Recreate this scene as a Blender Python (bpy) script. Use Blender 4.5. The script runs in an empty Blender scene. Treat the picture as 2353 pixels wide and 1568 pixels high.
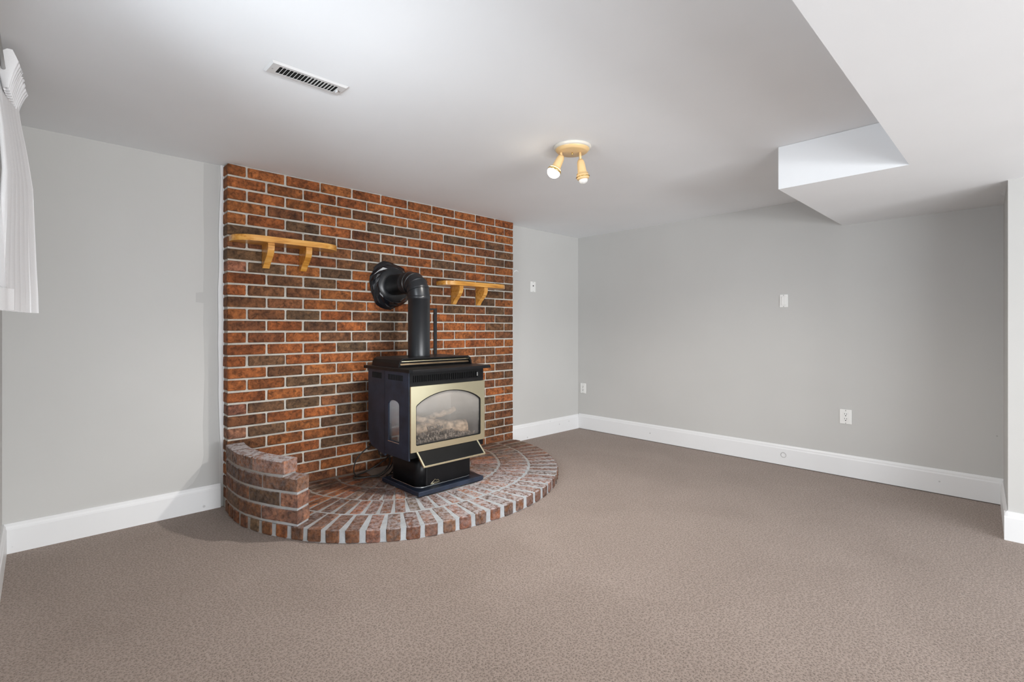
import bpy, bmesh, math, random
from mathutils import Vector, Matrix, Euler

random.seed(7)
scene = bpy.context.scene
C = scene.collection
PI = math.pi
RH = 2.05            # room height

# ------------------------------------------------------------------ camera
cd = bpy.data.cameras.new('camera')
cd.sensor_fit = 'HORIZONTAL'
cd.sensor_width = 36.0
cd.lens = 36.0 * 1134.57 / 2353.0
cd.shift_y = -27.0 / 2353.0
cd.clip_start = 0.02
cam = bpy.data.objects.new('camera', cd)
C.objects.link(cam)
cam.location = (-4.215, -3.357, 1.0662)
cam.rotation_euler = (PI / 2, 0, math.radians(46.16) - PI / 2)
scene.camera = cam

# ------------------------------------------------------------------ world, light, exposure
scene.view_settings.view_transform = 'Standard'
scene.view_settings.look = 'None'
scene.view_settings.gamma = 1.0
scene.view_settings.use_curve_mapping = False
scene.view_settings.exposure = 0.13

world = bpy.data.worlds.new('overcast_sky')
world.use_nodes = True
bg = world.node_tree.nodes['Background']
bg.inputs[0].default_value = (0.86, 0.93, 1.0, 1)
bg.inputs[1].default_value = 1.0
scene.world = world


def area(name, loc, target, sx, sy, watts, col):
    l = bpy.data.lights.new(name, 'AREA')
    l.shape = 'RECTANGLE'
    l.size, l.size_y = sx, sy
    l.energy = watts
    l.color = col
    o = bpy.data.objects.new(name, l)
    C.objects.link(o)
    o.location = loc
    d = Vector(target) - Vector(loc)
    o.rotation_euler = d.to_track_quat('-Z', 'Z').to_euler()
    return o


# patio daylight tilted up at the ceiling, side window, and an unseen ceiling fill added
area('daylight_patio', (-3.0, -8.3, 0.40), (-2.4, -0.6, 1.9), 2.3, 0.7, 190, (0.97, 0.985, 1.0))
area('daylight_side_window', (-4.60, -1.95, 1.45), (-2.2, -1.9, 0.95), 1.5, 0.7, 68, (0.86, 0.93, 1.0))
area('ceiling_fill', (-4.95, -6.5, 0.30), (-2.4, -0.6, 2.0), 2.9, 0.6, 110, (0.92, 0.96, 1.0))  # fill lamp behind the camera, added to brighten the ceiling

# ------------------------------------------------------------------ material helpers


def mat(name):
    m = bpy.data.materials.new(name)
    m.use_nodes = True
    nt = m.node_tree
    b = nt.nodes['Principled BSDF']
    return m, nt, b


def N(nt, t, **kw):
    n = nt.nodes.new(t)
    for k, v in kw.items():
        if k in n.inputs:
            n.inputs[k].default_value = v
        else:
            setattr(n, k, v)
    return n


def ramp(nt, stops):
    r = nt.nodes.new('ShaderNodeValToRGB')
    e = r.color_ramp.elements
    while len(e) > 1:
        e.remove(e[-1])
    e[0].position, e[0].color = stops[0][0], (*stops[0][1], 1)
    for p, c in stops[1:]:
        x = e.new(p)
        x.color = (*c, 1)
    return r


def mixc(nt, fac, a, b, mode='MIX'):
    m = nt.nodes.new('ShaderNodeMix')
    m.data_type = 'RGBA'
    m.blend_type = mode
    for sock, v in ((m.inputs[0], fac), (m.inputs[6], a), (m.inputs[7], b)):
        if isinstance(v, bpy.types.NodeSocket):
            nt.links.new(v, sock)
        elif isinstance(v, (int, float)):
            sock.default_value = v
        else:
            sock.default_value = (*v, 1)
    return m.outputs[2]


def mth(nt, op, a, b=0.5, clamp=False):
    m = nt.nodes.new('ShaderNodeMath')
    m.operation = op
    m.use_clamp = clamp
    for i, v in enumerate((a, b)):
        if isinstance(v, bpy.types.NodeSocket):
            nt.links.new(v, m.inputs[i])
        else:
            m.inputs[i].default_value = v
    return m.outputs[0]


def bump(nt, b, h, strength=0.3, dist=0.01):
    n = nt.nodes.new('ShaderNodeBump')
    n.inputs['Strength'].default_value = strength
    n.inputs['Distance'].default_value = dist
    nt.links.new(h, n.inputs['Height'])
    nt.links.new(n.outputs[0], b.inputs['Normal'])


def simple(name, col, rough=0.5, metal=0.0, spec=0.5, noise=None):
    m, nt, b = mat(name)
    b.inputs['Base Color'].default_value = (*col, 1)
    b.inputs['Roughness'].default_value = rough
    b.inputs['Metallic'].default_value = metal
    b.inputs['Specular IOR Level'].default_value = spec
    tc = N(nt, 'ShaderNodeTexCoord')
    sc, amt = noise or (6.0, 0.06)
    n = N(nt, 'ShaderNodeTexNoise', Scale=sc, Detail=4.0)
    nt.links.new(tc.outputs['Object'], n.inputs['Vector'])
    lo = tuple(c * (1 - amt) for c in col)
    hi = tuple(min(1, c * (1 + amt)) for c in col)
    r = ramp(nt, [(0.3, lo), (0.7, hi)])
    nt.links.new(n.outputs['Fac'], r.inputs[0])
    nt.links.new(r.outputs[0], b.inputs['Base Color'])
    return m


def paint(name, col, rough=0.55, bump_s=0.05, scuffs=0.0):
    m, nt, b = mat(name)
    tc = N(nt, 'ShaderNodeTexCoord')
    n = N(nt, 'ShaderNodeTexNoise', Scale=1.3, Detail=3.0)
    nt.links.new(tc.outputs['Object'], n.inputs['Vector'])
    r = ramp(nt, [(0.3, tuple(c * 0.97 for c in col)), (0.7, tuple(min(1, c * 1.02) for c in col))])
    nt.links.new(n.outputs['Fac'], r.inputs[0])
    out = r.outputs[0]
    if scuffs:
        s = N(nt, 'ShaderNodeTexVoronoi', Scale=9.0)
        nt.links.new(tc.outputs['Object'], s.inputs['Vector'])
        s2 = N(nt, 'ShaderNodeTexNoise', Scale=40.0)
        nt.links.new(tc.outputs['Object'], s2.inputs['Vector'])
        f = mth(nt, 'SUBTRACT', s.outputs['Distance'], mth(nt, 'MULTIPLY', s2.outputs['Fac'], 0.06))
        k = ramp(nt, [(0.02, (1, 1, 1)), (0.045, (0, 0, 0))])
        nt.links.new(f, k.inputs[0])
        kk = mth(nt, 'MULTIPLY', k.outputs[0], scuffs)
        out = mixc(nt, kk, out, tuple(c * 0.45 for c in col))
    nt.links.new(out, b.inputs['Base Color'])
    b.inputs['Roughness'].default_value = rough
    b.inputs['Specular IOR Level'].default_value = 0.3
    h = N(nt, 'ShaderNodeTexNoise', Scale=160.0, Detail=2.0)
    nt.links.new(tc.outputs['Object'], h.inputs['Vector'])
    bump(nt, b, h.outputs['Fac'], bump_s, 0.002)
    return m


def brick_mat(name, dusty=0.0):
    m, nt, b = mat(name)
    tc = N(nt, 'ShaderNodeTexCoord')
    oi = N(nt, 'ShaderNodeObjectInfo')
    off = N(nt, 'ShaderNodeVectorMath', operation='SCALE')
    off.inputs[0].default_value = (37.0, 91.0, 53.0)
    nt.links.new(oi.outputs['Random'], off.inputs['Scale'])
    add = N(nt, 'ShaderNodeVectorMath', operation='ADD')
    nt.links.new(tc.outputs['Object'], add.inputs[0])
    nt.links.new(off.outputs[0], add.inputs[1])
    v = add.outputs[0]
    n1 = N(nt, 'ShaderNodeTexNoise', Scale=38.0, Detail=7.0, Roughness=0.68, Distortion=0.5)
    n2 = N(nt, 'ShaderNodeTexNoise', Scale=9.0, Detail=3.0, Distortion=0.6)
    n3 = N(nt, 'ShaderNodeTexNoise', Scale=120.0, Detail=4.0, Roughness=0.7)
    for n in (n1, n2, n3):
        nt.links.new(v, n.inputs['Vector'])
    k1 = ramp(nt, [(0.35, (0.34, 0.33, 0.32)), (0.45, (0.68, 0.66, 0.64)), (0.54, (1.0, 1.0, 1.0)), (0.68, (1.45, 1.42, 1.35))])
    nt.links.new(n1.outputs['Fac'], k1.inputs[0])
    k2 = ramp(nt, [(0.36, (0.62, 0.62, 0.66)), (0.58, (1.12, 1.10, 1.06))])
    nt.links.new(n2.outputs['Fac'], k2.inputs[0])
    c = mixc(nt, 1.0, oi.outputs['Color'], k1.outputs[0], 'MULTIPLY')
    c = mixc(nt, 1.0, c, k2.outputs[0], 'MULTIPLY')
    k3 = ramp(nt, [(0.66, (0, 0, 0)), (0.78, (1, 1, 1))])
    nt.links.new(n3.outputs['Fac'], k3.inputs[0])
    c = mixc(nt, mth(nt, 'MULTIPLY', k3.outputs[0], 0.35), c, (0.42, 0.26, 0.15))
    if dusty:
        geo = N(nt, 'ShaderNodeNewGeometry')
        sep = N(nt, 'ShaderNodeSeparateXYZ')
        nt.links.new(geo.outputs['Normal'], sep.inputs[0])
        up = ramp(nt, [(0.3, (0.22, 0.22, 0.22)), (0.8, (1, 1, 1))])
        nt.links.new(sep.outputs['Z'], up.inputs[0])
        nd = ramp(nt, [(0.42, (0.08, 0.08, 0.08)), (0.56, (1, 1, 1))])
        n4 = N(nt, 'ShaderNodeTexNoise', Scale=42.0, Detail=8.0, Roughness=0.75)
        nt.links.new(v, n4.inputs['Vector'])
        nt.links.new(n4.outputs['Fac'], nd.inputs[0])
        f = mth(nt, 'MULTIPLY', up.outputs[0], nd.outputs[0])
        f = mth(nt, 'MULTIPLY', f, oi.outputs['Alpha'])
        f = mth(nt, 'MULTIPLY', f, dusty)
        c = mixc(nt, f, c, (0.52, 0.49, 0.50))
    nt.links.new(c, b.inputs['Base Color'])
    b.inputs['Roughness'].default_value = 0.78
    b.inputs['Specular IOR Level'].default_value = 0.35
    hh = mth(nt, 'ADD', n1.outputs['Fac'], mth(nt, 'MULTIPLY', n3.outputs['Fac'], 0.5))
    bump(nt, b, hh, 0.9, 0.008)
    return m


def mortar_mat(name, col, soot=False):
    m, nt, b = mat(name)
    tc = N(nt, 'ShaderNodeTexCoord')
    n = N(nt, 'ShaderNodeTexNoise', Scale=14.0, Detail=6.0, Roughness=0.7)
    nt.links.new(tc.outputs['Object'], n.inputs['Vector'])
    r = ramp(nt, [(0.3, tuple(c * 0.78 for c in col)), (0.6, tuple(min(1, c * 1.08) for c in col))])
    nt.links.new(n.outputs['Fac'], r.inputs[0])
    c = r.outputs[0]
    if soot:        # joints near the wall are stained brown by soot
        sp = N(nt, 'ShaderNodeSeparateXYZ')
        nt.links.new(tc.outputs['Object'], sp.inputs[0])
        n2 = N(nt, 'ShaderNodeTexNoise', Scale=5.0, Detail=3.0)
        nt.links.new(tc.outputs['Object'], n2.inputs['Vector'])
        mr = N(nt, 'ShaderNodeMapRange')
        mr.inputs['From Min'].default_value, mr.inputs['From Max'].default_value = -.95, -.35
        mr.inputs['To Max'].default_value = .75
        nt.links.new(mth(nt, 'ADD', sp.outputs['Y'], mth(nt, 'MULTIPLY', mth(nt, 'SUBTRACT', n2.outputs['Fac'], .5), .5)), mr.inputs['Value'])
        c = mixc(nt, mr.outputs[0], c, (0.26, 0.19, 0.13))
    nt.links.new(c, b.inputs['Base Color'])
    b.inputs['Roughness'].default_value = 0.9
    h = N(nt, 'ShaderNodeTexNoise', Scale=220.0, Detail=3.0)
    nt.links.new(tc.outputs['Object'], h.inputs['Vector'])
    bump(nt, b, h.outputs['Fac'], 0.4, 0.003)
    return m


def carpet_mat():
    m, nt, b = mat('carpet_loop_pile')
    tc = N(nt, 'ShaderNodeTexCoord')
    warp = N(nt, 'ShaderNodeTexNoise', Scale=95.0, Detail=3.0)
    nt.links.new(tc.outputs['Object'], warp.inputs['Vector'])
    wm = N(nt, 'ShaderNodeVectorMath', operation='SCALE')
    nt.links.new(warp.outputs['Color'], wm.inputs[0])
    wm.inputs['Scale'].default_value = 0.016
    wa = N(nt, 'ShaderNodeVectorMath', operation='ADD')
    nt.links.new(tc.outputs['Object'], wa.inputs[0])
    nt.links.new(wm.outputs[0], wa.inputs[1])
    vo = N(nt, 'ShaderNodeTexVoronoi', voronoi_dimensions='2D', Scale=98.0, Randomness=0.85)
    nt.links.new(wa.outputs[0], vo.inputs['Vector'])
    r = ramp(nt, [(0.06, (0.175, 0.138, 0.117)), (0.22, (0.280, 0.224, 0.192)), (0.50, (0.360, 0.290, 0.250))])
    nt.links.new(vo.outputs['Distance'], r.inputs[0])
    big = N(nt, 'ShaderNodeTexNoise', Scale=2.2, Detail=4.0, Distortion=0.5)
    nt.links.new(tc.outputs['Object'], big.inputs['Vector'])
    rb = ramp(nt, [(0.3, (0.93, 0.92, 0.91)), (0.7, (1.05, 1.05, 1.05))])
    nt.links.new(big.outputs['Fac'], rb.inputs[0])
    c = mixc(nt, 1.0, r.outputs[0], rb.outputs[0], 'MULTIPLY')
    fine = N(nt, 'ShaderNodeTexNoise', Scale=330.0, Detail=3.0, Roughness=0.7)
    nt.links.new(tc.outputs['Object'], fine.inputs['Vector'])
    rf = ramp(nt, [(0.34, (0.66, 0.66, 0.66)), (0.66, (1.28, 1.28, 1.28))])
    nt.links.new(fine.outputs['Fac'], rf.inputs[0])
    c = mixc(nt, 1.0, c, rf.outputs[0], 'MULTIPLY')
    nt.links.new(c, b.inputs['Base Color'])
    b.inputs['Roughness'].default_value = 0.95
    b.inputs['Specular IOR Level'].default_value = 0.1
    b.inputs['Sheen Weight'].default_value = 0.15
    hgt = mth(nt, 'ADD', vo.outputs['Distance'], mth(nt, 'MULTIPLY', fine.outputs['Fac'], .5))
    bump(nt, b, hgt, 0.45, 0.005)
    return m


def wood_mat():
    m, nt, b = mat('varnished_pine')
    tc = N(nt, 'ShaderNodeTexCoord')
    mp = N(nt, 'ShaderNodeMapping')
    mp.inputs['Scale'].default_value = (3.0, 26.0, 26.0)
    nt.links.new(tc.outputs['Object'], mp.inputs[0])
    n = N(nt, 'ShaderNodeTexNoise', Scale=1.6, Detail=5.0, Distortion=0.8)
    nt.links.new(mp.outputs[0], n.inputs['Vector'])
    r = ramp(nt, [(0.25, (0.40, 0.15, 0.02)), (0.45, (0.66, 0.30, 0.05)), (0.7, (0.80, 0.44, 0.12))])
    nt.links.new(n.outputs['Fac'], r.inputs[0])
    n2 = N(nt, 'ShaderNodeTexNoise', Scale=5.0, Detail=2.0)
    nt.links.new(tc.outputs['Object'], n2.inputs['Vector'])
    r2 = ramp(nt, [(0.6, (1, 1, 1)), (0.75, (0.62, 0.5, 0.42))])
    nt.links.new(n2.outputs['Fac'], r2.inputs[0])
    c = mixc(nt, 1.0, r.outputs[0], r2.outputs[0], 'MULTIPLY')
    nt.links.new(c, b.inputs['Base Color'])
    b.inputs['Roughness'].default_value = 0.32
    b.inputs['Coat Weight'].default_value = 0.3
    return m


def glass_mat(name, haze, hazecol, clear=0.85, zr=None, refl=1.7):
    m = bpy.data.materials.new(name)
    m.use_nodes = True
    nt = m.node_tree
    nt.nodes.clear()
    out = N(nt, 'ShaderNodeOutputMaterial')
    tr = N(nt, 'ShaderNodeBsdfTransparent')
    tr.inputs[0].default_value = (clear, clear, clear, 1)
    gl = N(nt, 'ShaderNodeBsdfGlossy', Roughness=0.04)
    gl.inputs[0].default_value = (1, 1, 1, 1)
    df = N(nt, 'ShaderNodeBsdfDiffuse')
    tc = N(nt, 'ShaderNodeTexCoord')
    n = N(nt, 'ShaderNodeTexNoise', Scale=4.0, Detail=3.0)
    nt.links.new(tc.outputs['Object'], n.inputs['Vector'])
    r = ramp(nt, [(0.3, tuple(c * 0.85 for c in hazecol)), (0.7, hazecol)])
    nt.links.new(n.outputs['Fac'], r.inputs[0])
    nt.links.new(r.outputs[0], df.inputs[0])
    m1 = N(nt, 'ShaderNodeMixShader')
    m1.inputs[0].default_value = haze
    if zr:          # reflected room painted in as haze, stronger towards the top of the pane
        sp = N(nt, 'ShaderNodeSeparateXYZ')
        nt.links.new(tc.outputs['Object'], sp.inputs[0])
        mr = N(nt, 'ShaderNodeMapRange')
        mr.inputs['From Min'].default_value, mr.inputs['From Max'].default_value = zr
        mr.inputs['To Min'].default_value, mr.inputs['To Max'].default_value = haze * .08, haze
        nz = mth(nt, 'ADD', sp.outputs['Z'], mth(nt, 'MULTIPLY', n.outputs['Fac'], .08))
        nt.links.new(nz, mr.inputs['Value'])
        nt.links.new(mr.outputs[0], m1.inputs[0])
    nt.links.new(tr.outputs[0], m1.inputs[1])
    nt.links.new(df.outputs[0], m1.inputs[2])
    fr = N(nt, 'ShaderNodeFresnel', IOR=1.5)
    m2 = N(nt, 'ShaderNodeMixShader')
    nt.links.new(mth(nt, 'MULTIPLY', fr.outputs[0], refl, True), m2.inputs[0])
    nt.links.new(m1.outputs[0], m2.inputs[1])
    nt.links.new(gl.outputs[0], m2.inputs[2])
    nt.links.new(m2.outputs[0], out.inputs[0])
    return m


def cloth_mat(name, opaque):
    m = bpy.data.materials.new(name)
    m.use_nodes = True
    nt = m.node_tree
    nt.nodes.clear()
    out = N(nt, 'ShaderNodeOutputMaterial')
    tc = N(nt, 'ShaderNodeTexCoord')
    n = N(nt, 'ShaderNodeTexNoise', Scale=300.0, Detail=2.0)
    nt.links.new(tc.outputs['Object'], n.inputs['Vector'])
    r = ramp(nt, [(0.3, (0.93, 0.93, 0.94)), (0.7, (0.97, 0.97, 0.98))])
    nt.links.new(n.outputs['Fac'], r.inputs[0])
    d = N(nt, 'ShaderNodeBsdfDiffuse')
    t = N(nt, 'ShaderNodeBsdfTranslucent')
    nt.links.new(r.outputs[0], d.inputs[0])
    nt.links.new(r.outputs[0], t.inputs[0])
    a = N(nt, 'ShaderNodeMixShader')
    a.inputs[0].default_value = 0.12
    nt.links.new(d.outputs[0], a.inputs[1])
    nt.links.new(t.outputs[0], a.inputs[2])
    tr = N(nt, 'ShaderNodeBsdfTransparent')
    x = N(nt, 'ShaderNodeMixShader')
    x.inputs[0].default_value = opaque
    nt.links.new(tr.outputs[0], x.inputs[1])
    nt.links.new(a.outputs[0], x.inputs[2])
    nt.links.new(x.outputs[0], out.inputs[0])
    return m


def emit_mat(name, col, s):
    m, nt, b = mat(name)
    b.inputs['Base Color'].default_value = (0.9, 0.9, 0.9, 1)
    b.inputs['Emission Color'].default_value = (*col, 1)
    b.inputs['Emission Strength'].default_value = s
    return m


def wall_mat():
    """greige wall paint with its touched-up patch beside the brick and a few nicks"""
    col = (0.560, 0.556, 0.540)
    m, nt, b = mat('wall_paint_greige')
    tc = N(nt, 'ShaderNodeTexCoord')
    n = N(nt, 'ShaderNodeTexNoise', Scale=1.1, Detail=3.0)
    nt.links.new(tc.outputs['Object'], n.inputs['Vector'])
    r = ramp(nt, [(0.3, tuple(c * 0.97 for c in col)), (0.7, tuple(c * 1.03 for c in col))])
    nt.links.new(n.outputs['Fac'], r.inputs[0])
    out = r.outputs[0]
    s = N(nt, 'ShaderNodeTexVoronoi', Scale=2.6)
    nt.links.new(tc.outputs['Object'], s.inputs['Vector'])
    k = ramp(nt, [(0.006, (1, 1, 1)), (0.014, (0, 0, 0))])
    nt.links.new(s.outputs['Distance'], k.inputs[0])
    out = mixc(nt, mth(nt, 'MULTIPLY', k.outputs[0], 0.5), out, (0.2, 0.19, 0.18))
    nt.links.new(out, b.inputs['Base Color'])
    b.inputs['Roughness'].default_value = 0.5
    b.inputs['Specular IOR Level'].default_value = 0.3
    h = N(nt, 'ShaderNodeTexNoise', Scale=140.0, Detail=2.0)
    nt.links.new(tc.outputs['Object'], h.inputs['Vector'])
    bump(nt, b, h.outputs['Fac'], 0.05, 0.002)
    return m


M = dict(
    wall=wall_mat(),
    patch=paint('wall_paint_touch_up', (0.50, 0.498, 0.486)),
    ceiling=paint('ceiling_paint_white', (0.905, 0.925, 0.945), 0.7),
    trim=paint('trim_paint_white', (0.80, 0.805, 0.81), 0.35, 0.03, 0.5),
    caulk=paint('white_filler', (0.80, 0.81, 0.82), 0.6, 0.2),
    carpet=carpet_mat(),
    brick=brick_mat('red_brick'),
    hbrick=brick_mat('dusty_red_brick', .95),
    mortar=mortar_mat('grey_mortar', (0.51, 0.485, 0.435)),
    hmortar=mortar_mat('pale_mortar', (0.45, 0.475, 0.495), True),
    wood=wood_mat(),
    stove=simple('stove_black_painted_sheen', (0.018, 0.027, 0.049), 0.42, 0, 0.45, (12, 0.35)),  # black sides, with bluish window light put into the colour
    black=simple('black_enamel', (0.008, 0.008, 0.009), 0.36, 0, 0.22, (12, 0.2)),
    matt=simple('matt_black_paint', (0.008, 0.008, 0.008), 0.55, 0, 0.12, (12, 0.2)),
    pipe=simple('black_stovepipe', (0.010, 0.012, 0.015), 0.33, 0, 0.6, (10, 0.15)),
    foil=simple('crumpled_black_foil', (0.008, 0.009, 0.012), 0.2, 0, 0.6, (20, 0.2)),
    dark=simple('shade_black', (0.006, 0.006, 0.006), 0.9),  # near-black standing in for shade inside vents and grilles
    brass=simple('polished_brass', (1.0, 0.93, 0.67), 0.24, 1.0, 0.5, (3, 0.02)),
    bronze=simple('bronze_louvre', (0.55, 0.42, 0.28), 0.3, 1.0, 0.5, (8, 0.3)),
    silver=simple('bright_bead', (0.75, 0.78, 0.82), 0.25, 1.0),
    glass=glass_mat('fire_glass_painted_haze', 0.42, (0.62, 0.58, 0.53), .97, (.46, .72), .5),
    sglass=glass_mat('side_glass_painted_haze', 0.9, (0.60, 0.63, 0.67), .9, (.44, .66), .7),
    clear=glass_mat('window_glass', 0.0, (0.5, 0.5, 0.5), 0.95),
    liner=simple('firebox_lining', (0.27, 0.26, 0.25), 0.85, 0, 0.2, (5, 0.3)),
    log=simple('ceramic_log', (0.43, 0.31, 0.215), 0.9, 0, 0.2, (30, 0.65)),
    ember=simple('charred_ember', (0.23, 0.185, 0.15), 0.95, 0, 0.2, (40, 0.75)),
    plastic=simple('white_plastic', (0.84, 0.84, 0.82), 0.35, 0, 0.5, (4, 0.02)),
    slot=simple('dark_slot', (0.05, 0.05, 0.05), 0.7),
    screw=simple('screw_head', (0.45, 0.45, 0.44), 0.4, 0.6),
    cloth=cloth_mat('white_curtain_cloth', 1.0),
    sheer=cloth_mat('sheer_cloth', 0.28),
    rod=simple('grey_metal_rod', (0.42, 0.42, 0.41), 0.35, 0.7),
    register=simple('register_white_metal', (0.70, 0.70, 0.70), 0.4, 0.1),
    cream=simple('cream_lamp_painted_glow', (0.82, 0.57, 0.28), 0.3, 0, 0.5, (8, 0.05)),  # cream paint with the bulb's warm light mixed into the colour
    lamprim=simple('lamp_rim_paint', (0.72, 0.68, 0.60), 0.3),
    lampbrass=simple('lamp_brass', (0.80, 0.58, 0.25), 0.22, 1.0),
    bulb_on=emit_mat('lit_bulb', (1.0, 0.88, 0.66), 16.0),
    bulb_off=simple('frosted_bulb', (0.86, 0.85, 0.82), 0.25),
    cable=simple('black_cable', (0.02, 0.018, 0.016), 0.5),
)

# ------------------------------------------------------------------ geometry helpers


def bm_new():
    return bmesh.new()


def add_box(bm, x0, x1, y0, y1, z0, z1, bev=0.0, seg=1, mtx=None):
    r = bmesh.ops.create_cube(bm, size=1.0)
    vs = r['verts']
    bmesh.ops.scale(bm, vec=(x1 - x0, y1 - y0, z1 - z0), verts=vs)
    bmesh.ops.translate(bm, vec=((x0 + x1) / 2, (y0 + y1) / 2, (z0 + z1) / 2), verts=vs)
    if bev:
        es = list({e for v in vs for e in v.link_edges})
        rb = bmesh.ops.bevel(bm, geom=es, offset=bev, segments=seg, profile=0.5, affect='EDGES')
        vs = list({v for f in rb['faces'] for v in f.verts} | {v for v in vs if v.is_valid})
    if mtx is not None:
        bmesh.ops.transform(bm, matrix=mtx, verts=vs)
    return vs


def add_prism(bm, pts, z0, z1, mtx=None):
    """closed 2-D outline extruded from z0 to z1"""
    b = [bm.verts.new((p[0], p[1], z0)) for p in pts]
    t = [bm.verts.new((p[0], p[1], z1)) for p in pts]
    n = len(pts)
    fs = [bm.faces.new(list(reversed(b))), bm.faces.new(t)]
    for i in range(n):
        fs.append(bm.faces.new((b[i], b[(i + 1) % n], t[(i + 1) % n], t[i])))
    if mtx is not None:
        bmesh.ops.transform(bm, matrix=mtx, verts=b + t)
    return fs


def add_plate(bm, outer, holes, z0, z1, mtx=None):
    """flat plate with holes (2-D loops), extruded z0..z1"""
    tmp = bmesh.new()
    edges = []
    for loop in [outer] + holes:
        vs = [tmp.verts.new((p[0], p[1], z0)) for p in loop]
        edges += [tmp.edges.new((vs[i], vs[(i + 1) % len(vs)])) for i in range(len(vs))]
    bmesh.ops.triangle_fill(tmp, use_beauty=True, use_dissolve=False, edges=edges)
    g = bmesh.ops.extrude_face_region(tmp, geom=list(tmp.faces))
    bmesh.ops.translate(tmp, vec=(0, 0, z1 - z0), verts=[v for v in g['geom'] if isinstance(v, bmesh.types.BMVert)])
    bmesh.ops.recalc_face_normals(tmp, faces=list(tmp.faces))
    if mtx is not None:
        bmesh.ops.transform(tmp, matrix=mtx, verts=list(tmp.verts))
    me = bpy.data.meshes.new('tmp')
    tmp.to_mesh(me)
    tmp.free()
    bm.from_mesh(me)
    bpy.data.meshes.remove(me)


def add_tube(bm, pts, r, seg=10, cap=True, radii=None):
    pts = [Vector(p) for p in pts]
    rings = []
    up = None
    for i, p in enumerate(pts):
        if i == 0:
            d = pts[1] - pts[0]
        elif i == len(pts) - 1:
            d = pts[-1] - pts[-2]
        else:
            d = (pts[i + 1] - p).normalized() + (p - pts[i - 1]).normalized()
        d.normalize()
        if up is None:
            up = Vector((0, 0, 1)) if abs(d.z) < 0.9 else Vector((1, 0, 0))
        a = d.cross(up)
        if a.length < 1e-4:
            a = d.cross(Vector((0.3, 1, 0.2)))
        a.normalize()
        b = a.cross(d).normalized()
        up = b
        rr = radii[i] if radii else r
        rings.append([bm.verts.new(p + a * (rr * math.cos(2 * PI * k / seg)) + b * (rr * math.sin(2 * PI * k / seg))) for k in range(seg)])
    for i in range(len(rings) - 1):
        for k in range(seg):
            f = bm.faces.new((rings[i][k], rings[i][(k + 1) % seg], rings[i + 1][(k + 1) % seg], rings[i + 1][k]))
            f.smooth = True
    if cap:
        bm.faces.new(list(reversed(rings[0])))
        bm.faces.new(rings[-1])


def add_lathe(bm, prof, seg=24, mtx=None, smooth=True):
    """profile of (r, z) turned about z"""
    rings = []
    vs_all = []
    for r, z in prof:
        if r < 1e-5:
            v = bm.verts.new((0, 0, z))
            rings.append([v])
            vs_all.append(v)
        else:
            rg = [bm.verts.new((r * math.cos(2 * PI * k / seg), r * math.sin(2 * PI * k / seg), z)) for k in range(seg)]
            rings.append(rg)
            vs_all += rg
    for a, b in zip(rings, rings[1:]):
        for k in range(seg):
            k2 = (k + 1) % seg
            if len(a) == 1 and len(b) == 1:
                continue
            if len(a) == 1:
                f = bm.faces.new((a[0], b[k2], b[k]))
            elif len(b) == 1:
                f = bm.faces.new((a[k], a[k2], b[0]))
            else:
                f = bm.faces.new((a[k], a[k2], b[k2], b[k]))
            f.smooth = smooth
    if mtx is not None:
        bmesh.ops.transform(bm, matrix=mtx, verts=vs_all)


def catmull(pts, n=8):
    P = [Vector(p) for p in pts]
    P = [P[0] * 2 - P[1]] + P + [P[-1] * 2 - P[-2]]
    out = []
    for i in range(1, len(P) - 2):
        p0, p1, p2, p3 = P[i - 1:i + 3]
        for k in range(n):
            t = k / n
            out.append(0.5 * ((2 * p1) + (p2 - p0) * t + (2 * p0 - 5 * p1 + 4 * p2 - p3) * t * t + (3 * p1 - p0 - 3 * p2 + p3) * t ** 3))
    out.append(P[-2])
    return out


def align(a, b):
    """matrix that puts local z on the way from a to b, origin at a"""
    a, b = Vector(a), Vector(b)
    q = (b - a).to_track_quat('Z', 'Y')
    return Matrix.Translation(a) @ q.to_matrix().to_4x4()


def mesh_of(bm, name, m):
    bmesh.ops.recalc_face_normals(bm, faces=list(bm.faces))
    me = bpy.data.meshes.new(name)
    bm.to_mesh(me)
    bm.free()
    me.materials.append(m)
    return me


def link(name, me, parent=None, loc=None, rot=None):
    """link a mesh built in world coordinates (loc None) or about its own origin (loc given, world)"""
    o = bpy.data.objects.new(name, me)
    C.objects.link(o)
    base = Vector((0, 0, 0))
    if parent is not None:
        o.parent = parent
        p = parent
        while p is not None:
            base = base + p.location
            p = p.parent
    o.location = (Vector(loc) if loc is not None else Vector((0, 0, 0))) - base
    if rot is not None:
        o.rotation_euler = rot
    return o


def obj(name, bm, m, parent=None, loc=None, rot=None, label=None):
    o = link(name, mesh_of(bm, name, m), parent, loc, rot)
    if label:
        o['label'] = label
    return o


def tag(o, label, cat, group=None):
    o['label'] = label
    o['category'] = cat
    if group:
        o['group'] = group
    return o


def thing(name, label, cat, loc, group=None):
    o = bpy.data.objects.new(name, None)
    o.empty_display_size = 0.05
    C.objects.link(o)
    o.location = loc
    return tag(o, label, cat, group)


def struct(name, bm, m, label=None):
    o = obj(name, bm, m)
    o['kind'] = 'structure'
    if label:
        o['label'] = label
        o['category'] = name.split('_')[0] if name.split('_')[0] != 'trim' else 'trim'
    return o


def box_bm(*a, **k):
    bm = bm_new()
    add_box(bm, *a, **k)
    return bm


def rect(x0, x1, y0, y1):
    return [(x0, y0), (x1, y0), (x1, y1), (x0, y1)]


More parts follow.
